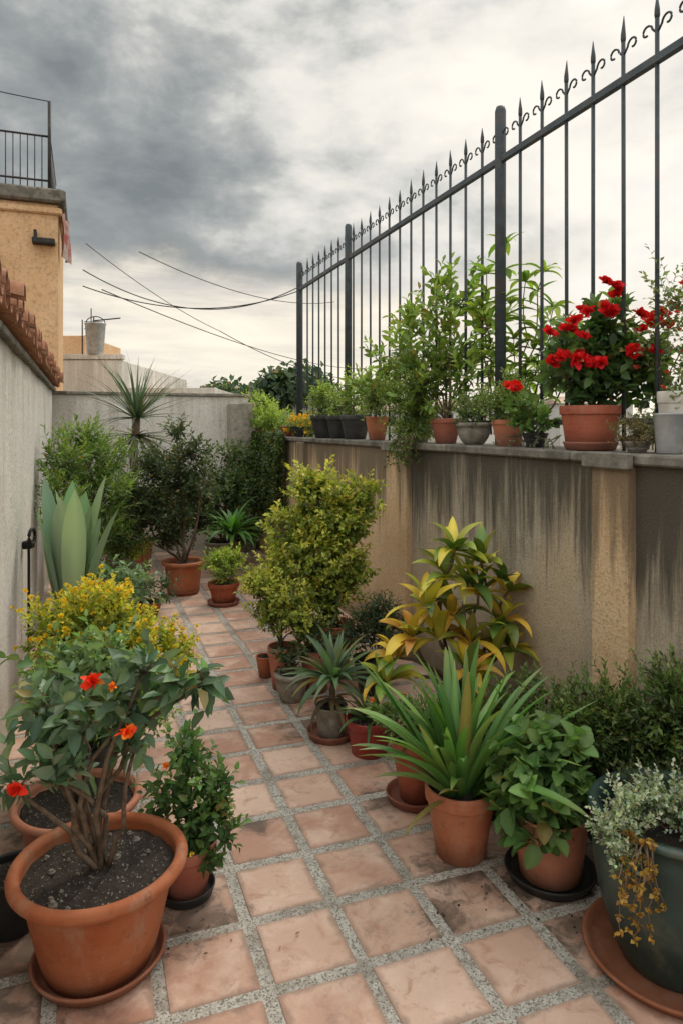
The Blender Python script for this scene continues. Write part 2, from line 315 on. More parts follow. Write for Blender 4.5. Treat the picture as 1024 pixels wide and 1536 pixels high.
def straps(mb,base,n,L,W,e0=(30,85),bend=(30,90),pal=((.06,.14,.04),(.1,.2,.06)),rows=9,fold=.25,axis=0,prof='strap',r0=.02,mi=0,tipcol=None):
    az=np.arange(n)*2.39996+rng.normal(0,.2,n)+rng.random()*6; q=rng.permutation(n)/n
    e=np.radians(e0[0]+(e0[1]-e0[0])*q+rng.normal(0,4,n)); b=np.radians(bend[0]+(bend[1]-bend[0])*rng.random(n))*(1.15-q*.45)
    Ls=L*(.7+.4*rng.random(n)); Ws=W*(.8+.35*rng.random(n)); ca,sa=np.cos(az),np.sin(az)
    S=np.stack([-sa,ca,np.zeros(n)],-1)+rng.normal(0,.16,(n,3)); S=nrm(S)
    p=np.array(base)+np.stack([ca,sa,np.zeros(n)],-1)*r0*(1-q[:,None]*.7); V=np.zeros((n,rows,3,3)); ts=np.linspace(0,1,rows)
    daz=rng.normal(0,.22,n)
    for i,t in enumerate(ts):
        el=e-b*t**1.4; az2=az+daz*t; ca2,sa2=np.cos(az2),np.sin(az2); D=np.stack([np.cos(el)*ca2,np.cos(el)*sa2,np.sin(el)],-1)
        if i: p=p+D*(Ls/(rows-1))[:,None]
        N=np.cross(S,D); N*=np.sign(N[:,2:3]+1e-6)
        if prof=='strap': w=min(1,.55+t*1.5)*(1-t**3.5)**.8
        elif prof=='agave': w=(.55+.75*math.sin(min(1,t*1.25)*math.pi/2))*(1-t**4)**.75
        elif prof=='lance': w=math.sin(math.pi*min(1,t*.93+.07)**.85)**.9+.05
        else: w=1-t**1.5
        w=max(w,.03); V[:,i,1]=p
        for c,sg in ((0,-1),(2,1)): V[:,i,c]=p+S*(Ws*.5*w*sg)[:,None]+N*(Ws*w*fold)[:,None]
    f=[(i*3+c,i*3+c+1,i*3+c+4,i*3+c+3) for i in range(rows-1) for c in range(2)]
    F=(np.arange(n)[:,None,None]*rows*3+np.array(f)[None]).reshape(-1,4)
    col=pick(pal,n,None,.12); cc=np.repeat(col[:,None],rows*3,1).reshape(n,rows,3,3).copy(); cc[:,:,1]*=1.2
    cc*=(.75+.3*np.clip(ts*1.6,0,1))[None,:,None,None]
    if tipcol is not None:
        k=(np.clip(ts-.75,0,1)*3)[None,:,None,None]*rng.random((n,1,1,1)); cc=cc*(1-k)+np.array(tipcol)*k
    mb.add(V.reshape(-1,3),F,cc.reshape(-1,3),mi)
def drape(name,starts,length,lpt,L,W,pal,out=(0,-1,0),kind='tiny',mats=None):
    mb=MB()
    for s in starts:
        s=np.array(s,float); ln=length*(.45+.7*rng.random()); seg=max(4,int(ln/.03)); t=np.linspace(0,1,seg)
        o=np.array(out)*.04+rng.normal(0,.02,3)*[1,1,0]
        P=s+np.outer(np.minimum(t*3,1),o)+np.outer(t,[rng.normal(0,.05),rng.normal(0,.02),-ln])+rng.normal(0,.005,(seg,3))
        tube(mb,P,np.linspace(.003,.0012,seg),4,1)
        m=seg*lpt; ii=np.repeat(np.arange(seg),lpt); D=sph(m)+np.array(out)*.5+[0,0,-.3]
        leaves(mb,P[ii],D,L*(.6+.6*rng.random(m)),W*(.6+.6*rng.random(m)),pick(pal,m),kind)
    s0=starts[0]; return mb.build(name,mats or [M_leaf,M_bark],loc=tuple(s0))
# ---------------------------------------------------------------- pots
def pot(x,y,r,h,mat=M_terra,z=0,style='roll',saucer=None,name='terracotta_pot',rb=None,smat=None,soil=.86,pebbles=0):
    e=empty(name,(x,y,z)); mb=MB(); rb=rb or r*.66; z0=.012 if saucer else 0.0
    w=max(.008,r*.07)
    pr=[(0,z0),(rb*.96,z0),(rb,z0+.006)]
    if style=='roll':
        R=max(.012,h*.062); ro=r-R
        for t in (.2,.4,.6,.8): pr.append((rb+(ro*.93-rb)*t**.9,z0+(h-R*2)*t))
        pr.append((ro*.93,h-R*2.0)); pr.append((ro*.95,h-R*1.9))
        for a in np.linspace(-100,190,12): pr.append((ro+R*math.cos(math.radians(a)),h-R+R*math.sin(math.radians(a))))
        ri=ro-R
    elif style=='band':
        bh=h*.2; rr=r*.93; pr+=[(rb+(rr-rb)*.5,z0+(h-bh)*.5),(rr,h-bh-.004),(rr+.001,h-bh),(r-.002,h-bh+.001),(r-.001,h-bh+.005),(r,h-.006),(r-.003,h),(r-w,h),(r-w-.002,h-.006)]; ri=r-w-.004
    elif style=='belly':
        for t in np.linspace(.1,1,10): pr.append((rb+(r*1.03-rb)*math.sin(t*math.pi*.62)/math.sin(math.pi*.5),z0+(h-.03)*t))
        q=pr[-1][0]; pr+=[(q+.012,h-.025),(q+.018,h-.012),(q+.012,h),(q-.01,h),(q-.022,h-.012)]; ri=q-.024
    else:
        pr+=[(rb+(r-rb)*.5,z0+h*.5),(r*.985,h-.012),(r,h-.01),(r+.003,h-.004),(r,h),(r-w*.6,h),(r-w*.6-.002,h-.01)]; ri=r-w*.6-.003
    sz=h*soil; pr+=[(ri,sz),(ri*.97,sz-.03)]
    lathe(mb,pr,64,0,wob=.009); o=mb.build('pot_body',[mat],parent=e)
    mb=MB(); rings=18; seg=44; V=[(0,0,sz+.004)];F=[]
    for i in range(1,rings+1):
        for k in range(seg):
            a=k/seg*2*math.pi; q=ri*1.005*i/rings; V.append((q*math.cos(a),q*math.sin(a),sz+rng.normal(0,.0045)+.012*math.cos(i/rings*1.5)*(1 if i<rings else 0)))
    for k in range(seg): F.append((0,1+k,1+(k+1)%seg,1+(k+1)%seg))
    for i in range(rings-1):
        for k in range(seg):
            a=1+i*seg; F.append((a+k,a+seg+k,a+seg+(k+1)%seg,a+(k+1)%seg))
    mb.add(V,F)
    mb.build('soil',[M_soil],parent=e)
    if pebbles:
        mb=MB()
        for _ in range(pebbles):
            a=rng.random()*6.28;q=ri*.88*math.sqrt(rng.random()); s=.002+.016*rng.random()**6; rock(mb,(q*math.cos(a),q*math.sin(a),sz+.009),s)
        mb.build('pebbles',[M_stonep],parent=e,smooth=False)
    if saucer:
        mb=MB(); R=saucer; lathe(mb,[(0,.002),(R*.86,.002),(R*.9,.006),(R*.97,.03),(R,.036),(R*.985,.042),(R*.95,.04),(R*.9,.018),(R*.8,.011),(0,.010)],56,0,wob=.006)
        mb.build('saucer',[smat or mat],parent=e)
    return e
def rock(mb,c,s):
    V=[];n=6
    for i,ph in enumerate((-60,0,60)):
        for k in range(n):
            a=k/n*6.283+i*.5; rr=s*math.cos(math.radians(ph))*(.7+.5*rng.random()); V.append((c[0]+rr*math.cos(a),c[1]+rr*math.sin(a)*.8,c[2]+s*.7*math.sin(math.radians(ph))))
    V+= [(c[0],c[1],c[2]+s*.75)]
    F=[(i*n+k,i*n+(k+1)%n,(i+1)*n+(k+1)%n,(i+1)*n+k) for i in range(2) for k in range(n)]+[(2*n+k,2*n+(k+1)%n,18,18) for k in range(n)]
    mb.add(V,F)
# ================================================================ SETTING
VL=-.40; VR=2.16; UF=9.5; ROT=YAW
mb=MB(); mb.add([(-3000,-3000,-6),(3000,-3000,-6),(3000,3000,-6),(-3000,3000,-6)],[(0,1,2,3)]); mb.build('ground',[M_ground])
fl=empty('tiled_floor'); fl.rotation_euler[2]=ROT
mb=MB(); box(mb,VL-.3,VR+.45,-3.0,UF+.2,-.25,-.0002); mb.build('terrazzo_bands',[M_band],parent=fl,smooth=False)
mb=MB(); P=.30; bw=.039; u0=UT0; v0=VT0
for j in range(42):
    for i in range(9):
        x0=v0+i*P+bw/2; x1=v0+(i+1)*P-bw/2; y0=u0+j*P+bw/2; y1=u0+(j+1)*P-bw/2
        x0=max(x0,VL-.05); x1=min(x1,VR+.05)
        if x1-x0<.03 or y1>UF+.15: continue
        dz=rng.normal(0,.0007); o=rng.normal(0,.0024,4)
        box(mb,x0+o[0],x1+o[1],y0+o[2],y1+o[3],-.02,.002+dz,.003,col=(rng.random(),)*3)
mb.build('tiles',[M_tile],parent=fl,smooth=False)
rw=empty('boundary_wall'); rw.rotation_euler[2]=ROT; ZT=1.49
def wbox(parent,name,mat,*a,bev=.006):
    mb=MB(); box(mb,*a,bev); return mb.build(name,[mat],parent=parent,smooth=False)
def panel(parent,name,mat,v,u0_,u1_,z0,z1,thick):
    mb=MB(); nu=max(8,int((u1_-u0_)/.03)); nz=int((z1-z0)/.03)
    U=np.linspace(u0_,u1_,nu);Z=np.linspace(z0,z1,nz); UU,ZZ=np.meshgrid(U,Z)
    off=.004*np.sin(UU*3.1)+.003*np.sin(UU*9+ZZ*5)+rng.normal(0,.0007,UU.shape)
    V=np.stack([v+off*np.sign(thick),UU,ZZ],-1).reshape(-1,3)
    F=[(r*nu+c,r*nu+c+1,(r+1)*nu+c+1,(r+1)*nu+c) for r in range(nz-1) for c in range(nu-1)]
    mb.add(V,F); mb.build(name,[mat],parent=parent)
    mb=MB(); a,b=sorted((v+.02*np.sign(thick),v+thick)); box(mb,a,b,u0_,u1_,z0,z1-.002); mb.build(name+'_core',[mat],parent=parent,smooth=False)
panel(rw,'panel_near',M_wgrey,VR,-3,2.34,0,ZT,.44)
panel(rw,'panel_mid',M_wgrey,VR,2.34,4.5,0,ZT,.44)
panel(rw,'panel_far',M_wcream2,VR,4.5,UF,0,ZT,.44)
for a,b,m in ((2.34,2.56,M_wcream),(4.5,4.84,M_wcream),(7.0,7.25,M_wcream2)): wbox(rw,'pilaster',m,VR-.045,VR+.02,a,b,0,ZT-.001,bev=.01)
wbox(rw,'pilaster_cap',M_coping,VR-.075,VR-.032,2.31,2.59,ZT-.02,ZT+.05)
wbox(rw,'pilaster_cap',M_coping,VR-.075,VR-.032,4.47,4.87,ZT-.02,ZT+.05)
k=-3
while k<UF:
    l=1.0+.25*rng.random(); e=min(k+l,UF); wbox(rw,'coping_slab',M_coping,VR-.031+rng.normal(0,.002),VR+.47,k+.004,e-.004,ZT,ZT+.045+rng.normal(0,.001),bev=.008); k=e
wbox(rw,'end_stub',M_stonep,1.80,VR-.04,9.1,9.49,0,1.97,bev=.02)
lw=empty('house_with_tiled_eaves'); lw.rotation_euler[2]=ROT
panel(lw,'white_wall',M_wwhite,VL,-3,UF,0,2.15,-.25)
wbox(lw,'house_mass',M_wwhite,-4,VL-.26,-3,UF,-6,2.14)
mb=MB(); k=-2.95
def barrel(mb,u,va,za,vb,zb,r,up=1):
    n=9; V=[]
    for (v,z,rr) in ((va,za,r),(vb,zb,r*.85)):
        for q,rad in ((0,rr),(1,rr-.012)):
            for i in range(n):
                a=math.pi*i/(n-1); V.append((v,u+rad*math.cos(a),z+up*rad*math.sin(a)))
    F=[]
    for i in range(n-1):
        F+=[(i,i+1,2*n+i+1,2*n+i),(n+i,3*n+i,3*n+i+1,n+i+1),(i,n+i,n+i+1,i+1)]
    mb.add(V,F,(1,1,1))
while k<UF:
    w=.17; jz=rng.normal(0,.007)
    barrel(mb,k+rng.normal(0,.005),VL+.12+rng.normal(0,.015),2.20+jz,VL-.6,2.36,.068)
    barrel(mb,k+w/2,VL+.09+rng.normal(0,.01),2.215+jz,VL-.6,2.36,.070,-1)
    barrel(mb,k,VL-.25,2.30,VL-3.4,3.05,.072); barrel(mb,k+w/2,VL-.25,2.29,VL-3.4,3.04,.074,-1)
    k+=w
mb.build('roof_tiles',[M_roof],parent=lw)
wbox(lw,'eaves_board',M_coping,VL-.2,VL+.04,-3,UF-.01,2.09,2.135)
fw=empty('end_wall'); fw.rotation_euler[2]=ROT
wbox(fw,'wall_body',M_wfar,VL,2.1,UF+.002,UF+.2,0,2.06); wbox(fw,'wall_coping',M_coping,VL-.02,2.13,UF-.03,UF+.23,2.06,2.10)
hb=empty('ochre_house'); hb.rotation_euler[2]=ROT
wbox(hb,'house_walls',M_ochre,-4.5,-.38,10.9,13.2,-6,4.86,bev=.02)
wbox(hb,'roof_slab',M_coping,-4.6,-.28,10.8,13.3,4.86,5.06,bev=.03)
wbox(hb,'lower_moulding',M_ochre,-4.55,-.33,10.85,13.25,4.70,4.80,bev=.02)
wbox(hb,'beam_end',M_dark,-.72,-.42,10.72,10.9,4.25,4.32); wbox(hb,'beam_bracket',M_dark,-.70,-.66,10.76,10.9,4.32,4.44)
mb=MB(); lathe(mb,[(0,.16),(.1,.15),(.2,.09),(.24,.0),(.22,.0),(.0,.02)],20,0,(-1.38,10.85,4.0)); mb.build('lamp_hood',[M_dark],parent=hb)
mb=MB(); tube(mb,[(-1.15,10.86,2),(-1.15,10.86,3.9),(-1.2,10.86,4.05),(-1.38,10.86,4.1)],.018,6,0); mb.build('conduit',[M_dark],parent=hb)
mb=MB(); box(mb,-2.6,-1.75,10.87,10.895,2.7,3.7); mb.build('window',[M_glass],parent=hb,smooth=False)
wbox(hb,'window_frame',M_whitep,-2.68,-2.605,10.84,10.895,2.62,3.78); wbox(hb,'window_sill',M_coping,-2.7,-1.65,10.8,10.895,2.55,2.615)
mb=MB()
for k in np.arange(-4.4,-.5,.095): tube(mb,[(k,10.95,5.06),(k,10.95,5.82)],.008,5,0)
for z in (5.2,5.84): tube(mb,[(-4.45,10.95,z),(-.5,10.95,z)],.016,6,0)
tube(mb,[(-.5,10.95,5.06),(-.5,10.95,6.35)],.024,8,0)
for k in np.arange(11.0,13.1,.095): tube(mb,[(-.5,k,5.06),(-.5,k,5.82)],.008,5,0)
tube(mb,[(-.5,10.95,5.84),(-.5,13.1,5.84)],.016,6,0)
t=np.linspace(0,1,14); tube(mb,np.stack([-.5-3.5*t,np.full(14,10.95),6.35+.95*t-.25*np.sin(t*math.pi)],-1),.008,4,0)
mb.build('roof_railing',[M_dark],parent=hb)
mb=MB(); nn=10
V=[(-.33+.03*math.sin(i*1.3+j*.4)+.02*i/2,10.95+.06*i,4.75-.09*j+.02*math.sin(i)) for j in range(8) for i in range(nn)]
mb.add(V,[(r*nn+c,r*nn+c+1,(r+1)*nn+c+1,(r+1)*nn+c) for r in range(7) for c in range(nn-1)]); mb.build('hanging_laundry',[M_cloth],rotz=ROT)
wh=empty('white_house')
wbox(wh,'house_walls',M_wfar,-9,-4.4,14,20,-6,3.0,bev=.03); wbox(wh,'parapet',M_wfar,-9,-4.38,13.98,14.2,3.0,3.1)
wbox(wh,'roof_shed',M_ochre,-9,-5.35,14.6,17,3.1,3.55)
wbox(wh,'lower_wing',M_wfar,-4.39,-2.6,14.4,18,-6,2.45)
tk=empty('metal_bucket',(-4.95,14.1,3.1)); mb=MB(); lathe(mb,[(0,0),(.15,0),(.16,.02),(.2,.60),(.215,.61),(.215,.63),(.19,.63),(.15,.05),(0,.04)],28,0); mb.build('bucket_body',[M_zinc],parent=tk)
mb=MB(); a=np.linspace(0,math.pi,14); tube(mb,np.stack([.2*np.cos(a),0*a,.61+.16*np.sin(a)],-1),.010,5,0); tube(mb,[(-.05,0,.68),(.5,.02,.74)],.014,5,0); tube(mb,[(-.3,0.1,0),(-.3,.1,.72)],.014,5,0); tube(mb,[(-.12,0.1,0),(-.12,.1,.95)],.012,5,0); mb.build('bucket_handle',[M_dark],parent=tk)
mb=MB()
tube(mb,[(-5.3,15,3.1),(-5.3,15,4.0)],.015,5,0)
for z in (3.6,3.75,3.9): tube(mb,[(-5.5,15,z),(-5.1,15,z)],.008,4,0)
mb.build('roof_aerial',[M_dark])
mb=MB()
def wire(a,b,sag,r=.006):
    t=np.linspace(0,1,30)[:,None]; a=np.array(a,float);b=np.array(b,float); P=a+(b-a)*t; P[:,2]-=(sag*4*t*(1-t))[:,0]; tube(mb,P,r,4,0)
wire((-3.95,10.7,4.05),(-.75,12.5,4.15),.50,.0085); wire((-3.95,10.7,3.8),(-.75,12.5,4.08),.33,.0085)
wire((-3.9,10.7,4.45),(-2.6,15,3.7),.10,.007); wire((-2.6,15,3.7),(3.5,28,4.3),.9,.009)
wire((-5.2,18,6.15),(-.3,30,7.0),.5,.013); wire((-4.1,12,4.0),(4,40,5.5),.9,.010)
mb.build('power_lines',[M_wire])
# ---- fence
fe=empty('iron_fence'); fe.rotation_euler[2]=ROT; VF=2.40; RZ=3.295; mb=MB(); z0=1.53
posts=[.9,3.73,6.40,8.07]
for p in posts: tube(mb,[(VF,p,z0),(VF,p,3.60),(VF,p,3.625)],[.034,.034,.026],14,0)
mb.build('posts',[M_iron],parent=fe); mb=MB()
box(mb,VF-.016,VF+.016,-1.0,8.05,RZ-.02,RZ+.022,.004); box(mb,VF-.014,VF+.014,-1.0,8.05,1.66,1.69,.004)
mb.build('rails',[M_iron],parent=fe,smooth=False); mb=MB()
k=3.73+.211*20
while k>-.9:
    if min(abs(k-p) for p in posts)>.05:
        h=rng.normal(0,.008); lean=rng.normal(0,.004)
        tube(mb,[(VF,k+lean,z0),(VF,k,RZ+.19)],.0098,8,0)
        tube(mb,[(VF,k,RZ+.185),(VF,k,RZ+.20),(VF,k,RZ+.225),(VF,k+lean,RZ+.30+h)],[.0098,.0125,.0115,.0015],8,0)
    for sg in (-1,1):
        a=np.linspace(0,1,16); th=a*5.0; rr=.034*(1-.62*a)
        cy=k+sg*.062; P=np.stack([np.full(16,VF),cy-sg*rr*np.cos(th),RZ+.150+rr*np.sin(th)],-1)
        P=np.vstack([[VF,k+sg*.006,RZ+.125],P]); tube(mb,P,.0055,5,0)
    k-=.211
mb.build('bars_and_scrolls',[M_iron],parent=fe)
# ---- distant land
mb=MB(); n=120; V=[];F=[]
for i in range(n):
    a=math.radians(-80+160*i/(n-1)); R=700
    h=10+6*math.sin(i*.21)+4*math.sin(i*.53+1)
    for (q,z) in ((0,-6),(160,h*.7),(360,h+8),(900,-6)): V.append(((R+q)*math.sin(a),(R+q)*math.cos(a),z))
for i in range(n-1):
    for k in range(3): F.append((i*4+k,i*4+4+k,i*4+5+k,i*4+1+k))
mb.add(V,F); mb.build('distant_hills',[M_hill])
mb=MB()
def dtree(x,y,zc,r):
    m=320; d=sph(m); p=np.array([x,y,zc])+d*r*np.array([1.2,1,.8])*(.55+.5*rng.random((m,1))); leaves(mb,p,sph(m),.75,.5,pick(((.04,.07,.045),(.085,.125,.075)),m),'tiny')
    limb(mb,(x,y,-6),(x,y,zc),.25,.1,.02,4)
for i in range(80):
    x=-40+120*rng.random(); y=75+60*rng.random(); dtree(x,y,.8+1.8*rng.random(),1.5+1.6*rng.random())
for i in range(28):
    kx=-.175+.14*rng.random(); y=58+22*rng.random(); dtree(kx*y,y,3.5+2.0*rng.random()-(abs(kx+.09)>.05)*.8,1.4+1.1*rng.random())
mb.build('distant_trees',[M_leaf,M_bark])
for (x,y,w,dp,zt,m) in ((-3.9,64,3.4,5,4.9,M_hazy),(-16,82,8,6,4.0,M_hazy),(3.0,82,8,6,3.4,M_hazy),(14,76,7,6,3.6,M_hazy),(28,80,8,6,4.2,M_hazy),(44,85,9,6,3.4,M_hazy),(-13.2,78,4,5,5.4,M_hazy)):
    e=empty('distant_house',(x,y,0)); mb=MB(); box(mb,-w/2,w/2,-dp/2,dp/2,-6,zt); mb.build('walls',[m],parent=e,smooth=False)
    mb=MB(); V=[(-w/2-.3,-dp/2-.3,zt+.003),(w/2+.3,-dp/2-.3,zt+.003),(w/2+.3,dp/2+.3,zt+.003),(-w/2-.3,dp/2+.3,zt+.003),(-w/2-.3,0,zt+.9),(w/2+.3,0,zt+.9)]
    mb.add(V,[(0,1,5,4),(3,4,5,2),(0,4,3,3),(1,2,5,5)]); mb.build('roof',[M_hazyroof],parent=e,smooth=False)
    mb=MB()
    for q in np.arange(-w/2+.5,w/2-.8,1.5): box(mb,q,q+.6,-dp/2-.03,-dp/2-.004,zt-1.6,zt-.6)
    mb.build('windows',[M_glass],parent=e,smooth=False)
x,y=C(5.1,VL+.04); tp=empty('wall_tap',(x,y,.86)); mb=MB()
a=np.linspace(0,2*math.pi,16); tube(mb,[(0,0,-.75),(0,0,.0),(.03,-.02,.02)],.009,6,0); tube(mb,np.stack([.03+0*a,-.02+.045*np.cos(a),.06+.05*np.sin(a)],-1),.012,6,0); box(mb,-.03,.03,-.05,.03,-.02,.03,.006); mb.build('tap_parts',[M_dark],parent=tp)
# ================================================================ POTS ON FLOOR
pot(-.745,2.16,.265,.325,saucer=.20,rb=.16,pebbles=160)
pot(-1.005,2.67,.235,.24,rb=.16,pebbles=40)
pot(-1.08,2.30,.10,.20,M_black,name='plastic_pot',style='plain')
pot(-.545,2.47,.105,.19,M_terra2,style='band',saucer=.1,smat=M_black)
pot(-1.2,3.4,.16,.34,M_black,name='plastic_pot',style='plain')
pot(-1.12,3.05,.13,.28,M_black,name='plastic_pot',style='plain')
pot(-1.74,4.5,.15,.46,M_terra2); pot(-1.50,4.87,.13,.28,style='band')
pot(-1.68,6.1,.12,.13,M_terra2,style='band'); pot(-2.21,7.0,.14,.35,style='band')
pot(-1.56,6.93,.215,.33,rb=.15,saucer=.16); pot(-1.09,6.5,.145,.21,M_terra2,style='band',saucer=.15)
pot(-2.34,8.0,.22,.36,M_terra2); pot(-2.28,6.3,.2,.35,M_black,name='plastic_pot',style='plain')
pot(-1.4,8.3,.2,.3,M_stonep,name='stone_pot',style='belly'); pot(-1.95,6.6,.13,.28,M_stonep,name='stone_pot',style='plain')
pot(-.053,4.62,.14,.36,style='band'); pot(-.37,4.42,.095,.27,M_terra2,style='band'); pot(-.5,4.62,.062,.14,style='plain')
pot(-.30,4.22,.09,.17,M_stonep,name='stone_pot',style='belly'); pot(-.16,4.37,.10,.27,M_terra2,style='band'); pot(.19,4.35,.12,.22,M_black,name='plastic_pot',style='plain')
pot(-.055,3.73,.085,.17,M_stonep,name='stone_pot',style='plain',saucer=.13,smat=M_terra2,rb=.07)
pot(.14,3.55,.12,.18,M_redpl,name='red_plastic_pot',style='band',rb=.09)
pot(.66,3.72,.13,.24); pot(.42,3.45,.11,.2,M_terra2,style='band')
pot(.33,3.1,.11,.27,M_terra2,style='band',saucer=.135)
pot(.46,2.71,.138,.27,style='band',rb=.095); pot(.65,3.0,.12,.18,M_black,name='plastic_pot',style='plain')
pot(.765,2.57,.14,.25,style='plain',rb=.11,saucer=.165,smat=M_black)
pot(1.03,2.17,.235,.47,M_glaze,name='green_glazed_pot',style='belly',rb=.16,saucer=.272,smat=M_terra)
pot(1.10,2.80,.17,.3,M_black,name='plastic_pot',style='plain'); pot(.85,3.1,.11,.22,M_terra2,style='band')
# ---- plants on floor
BG=((.04,.07,.045),(.09,.15,.09),(.17,.24,.155))
RED=((.45,.01,.008),(.65,.04,.01)); ORG=((.7,.12,.01),(.8,.25,.03))
shrub('rose_bush',(-.745,2.16,.29),[(-.77,2.16,.78,.13),(-.89,2.18,.72,.12),(-.95,2.18,.79,.10),(-.66,2.16,.79,.11),(-.62,2.18,.90,.07),(-.50,2.16,.87,.045),(-.42,2.17,.86,.04),(-.96,2.08,.59,.06),(-.64,2.16,.66,.05),(-.84,2.08,.62,.06)],
  dens=.62,tl=.11,lpt=6,L=.078,W=.040,pal=BG,kind='oval',stem=.010,updir=.2,branches=6,
  flowers=[([(-.71,2.0,.92)],1,.034,RED),([(-.61,2.0,.775)],1,.032,((.75,.03,.01),(.85,.16,.02))),([(-.92,1.98,.62)],1,.026,RED),([(-.51,2.04,.66)],1,.018,ORG),([(-.66,2.02,.90),(-.73,2.02,.895)],1,.014,ORG)])
shrub('leafy_shrub',(-1.005,2.67,.22),[(-1.05,2.62,.74,.14),(-.88,2.64,.76,.13),(-.98,2.62,.64,.11)],dens=.85,tl=.10,lpt=7,L=.055,W=.03,pal=((.05,.09,.04),(.11,.18,.07),(.18,.27,.12)),kind='oval',stem=.007,updir=.4)
shrub('small_green_shrub',(-.545,2.47,.17),[(-.54,2.47,.50,.09),(-.48,2.45,.34,.11),(-.59,2.47,.36,.10),(-.39,2.43,.25,.06),(-.47,2.41,.17,.06),(-.43,2.47,.42,.06),(-.53,2.45,.25,.1)],
  dens=.95,tl=.10,lpt=8,L=.040,W=.025,pal=((.03,.06,.025),(.06,.12,.04),(.12,.21,.06)),kind='oval',stem=.006,flowers=[([(-.50,2.34,.22),(-.56,2.35,.30)],1,.012,((.7,.55,.05),(.8,.6,.1)))])
shrub('yellow_flowering_shrub',(-1.2,3.4,.32),[(-1.34,3.36,.70,.17),(-1.14,3.4,.71,.19),(-.97,3.4,.60,.17),(-1.25,3.3,.56,.18),(-1.05,3.28,.50,.18),(-1.24,3.5,.74,.16),(-.88,3.35,.48,.15),(-1.2,3.15,.46,.14),(-.80,3.4,.56,.11)],dens=1.6,tl=.09,lpt=9,L=.03,W=.02,
  pal=((.055,.09,.025),(.15,.21,.04),(.34,.35,.05),(.54,.45,.05)),kind='med',stem=.006,flowers=[(None,280,.015,((.72,.52,.03),(.78,.45,.03),(.8,.6,.06)))])
shrub('pale_green_shrub',(-1.12,3.05,.26),[(-1.22,3.0,.56,.15),(-1.04,3.0,.60,.15),(-.90,3.0,.58,.13),(-1.22,2.9,.46,.12),(-1.0,2.95,.48,.14),(-.84,2.98,.46,.13)],dens=1.2,tl=.09,lpt=8,L=.036,W=.02,
  pal=((.06,.11,.04),(.15,.23,.06),(.27,.35,.09)),kind='med',stem=.005,flowers=[([(-1.22,2.82,.58),(-1.18,2.82,.60),(-1.25,2.84,.55),(-1.16,2.80,.57),(-1.12,2.80,.62)],1,.022,((.6,.6,.55),(.68,.65,.6)))])
mb=MB(); straps(mb,(-1.74,4.5,.42),13,.86,.155,(74,89),(-6,14),((.14,.23,.135),(.22,.31,.18)),10,.16,prof='agave',r0=.08); mb.build('agave',[M_waxy],loc=(-1.74,4.5,.42))
shrub('blue_green_shrub',(-1.50,4.87,.26),[(-1.65,4.78,.60,.16),(-1.43,4.8,.55,.15),(-1.78,4.75,.52,.13),(-1.5,4.7,.45,.14),(-1.6,4.6,.4,.14)],dens=1,tl=.1,lpt=8,L=.055,W=.025,pal=((.05,.10,.05),(.12,.19,.11),(.20,.29,.17)),kind='oval',stem=.006)
shrub('low_border_plant',(-1.66,6.1,.12),[(-1.7,6.0,.3,.16),(-1.55,6.1,.24,.12),(-1.9,6.1,.35,.2)],dens=.9,tl=.1,lpt=8,L=.05,W=.02,pal=((.03,.06,.03),(.08,.13,.07)),stem=.005)
shrub('golden_shrub',(-2.21,7,.33),[(-2.15,6.95,.50,.19),(-2.3,7,.45,.15),(-2.02,6.95,.45,.12)],dens=1.1,tl=.11,lpt=8,L=.04,W=.022,pal=((.07,.12,.03),(.21,.28,.05),(.35,.38,.07)),stem=.006)
DK=((.020,.033,.016),(.045,.068,.03),(.085,.11,.05))
shrub('dark_leaved_shrub',(-1.56,6.93,.3),[(-1.73,6.95,.78,.27),(-1.6,6.93,1.2,.27),(-1.93,6.9,1.0,.28),(-2.1,6.8,.67,.27),(-1.46,6.93,1.42,.17),(-1.63,6.93,1.6,.12),(-1.85,6.95,1.3,.2),(-1.42,6.95,1.0,.2),(-1.7,7.1,.6,.2)],dens=.95,tl=.17,lpt=9,L=.055,W=.028,pal=DK,stem=.012,branches=12)
shrub('golden_shrub',(-1.09,6.5,.2),[(-1.07,6.48,.36,.16),(-.98,6.5,.42,.1),(-1.18,6.5,.42,.1)],dens=1.3,tl=.1,lpt=8,L=.04,W=.022,pal=((.07,.12,.03),(.21,.29,.05),(.33,.40,.07)),stem=.005)
mb=MB(); limb(mb,(-2.34,8,.3),(-2.34,8,1.75),.05,.045,.01,8,10); straps(mb,(-2.34,8,1.74),70,.82,.036,(5,88),(5,50),((.045,.08,.045),(.08,.12,.07),(.12,.16,.08)),9,.2,prof='taper'); straps(mb,(-2.34,8,1.55),55,.80,.032,(-40,15),(10,60),((.05,.08,.045),(.14,.13,.07)),9,.2,prof='taper')
mb.build('yucca',[M_waxy,M_bark],loc=(-2.34,8,.3))
shrub('willowy_bush',(-2.28,6.3,.33),[(-2.40,6.0,1.36,.2),(-2.33,6.4,1.30,.3),(-2.2,6.4,1.04,.3),(-2.33,5.8,1.08,.2),(-2.4,6.4,1.56,.17),(-2.2,6.6,1.40,.2),(-2.25,6.1,.8,.26),(-2.1,6.5,.7,.22),(-2.2,5.6,.9,.16)],dens=.95,tl=.2,lpt=12,L=.07,W=.018,pal=((.035,.07,.02),(.09,.15,.04),(.19,.28,.06)),stem=.012,updir=.9,spread=.6)
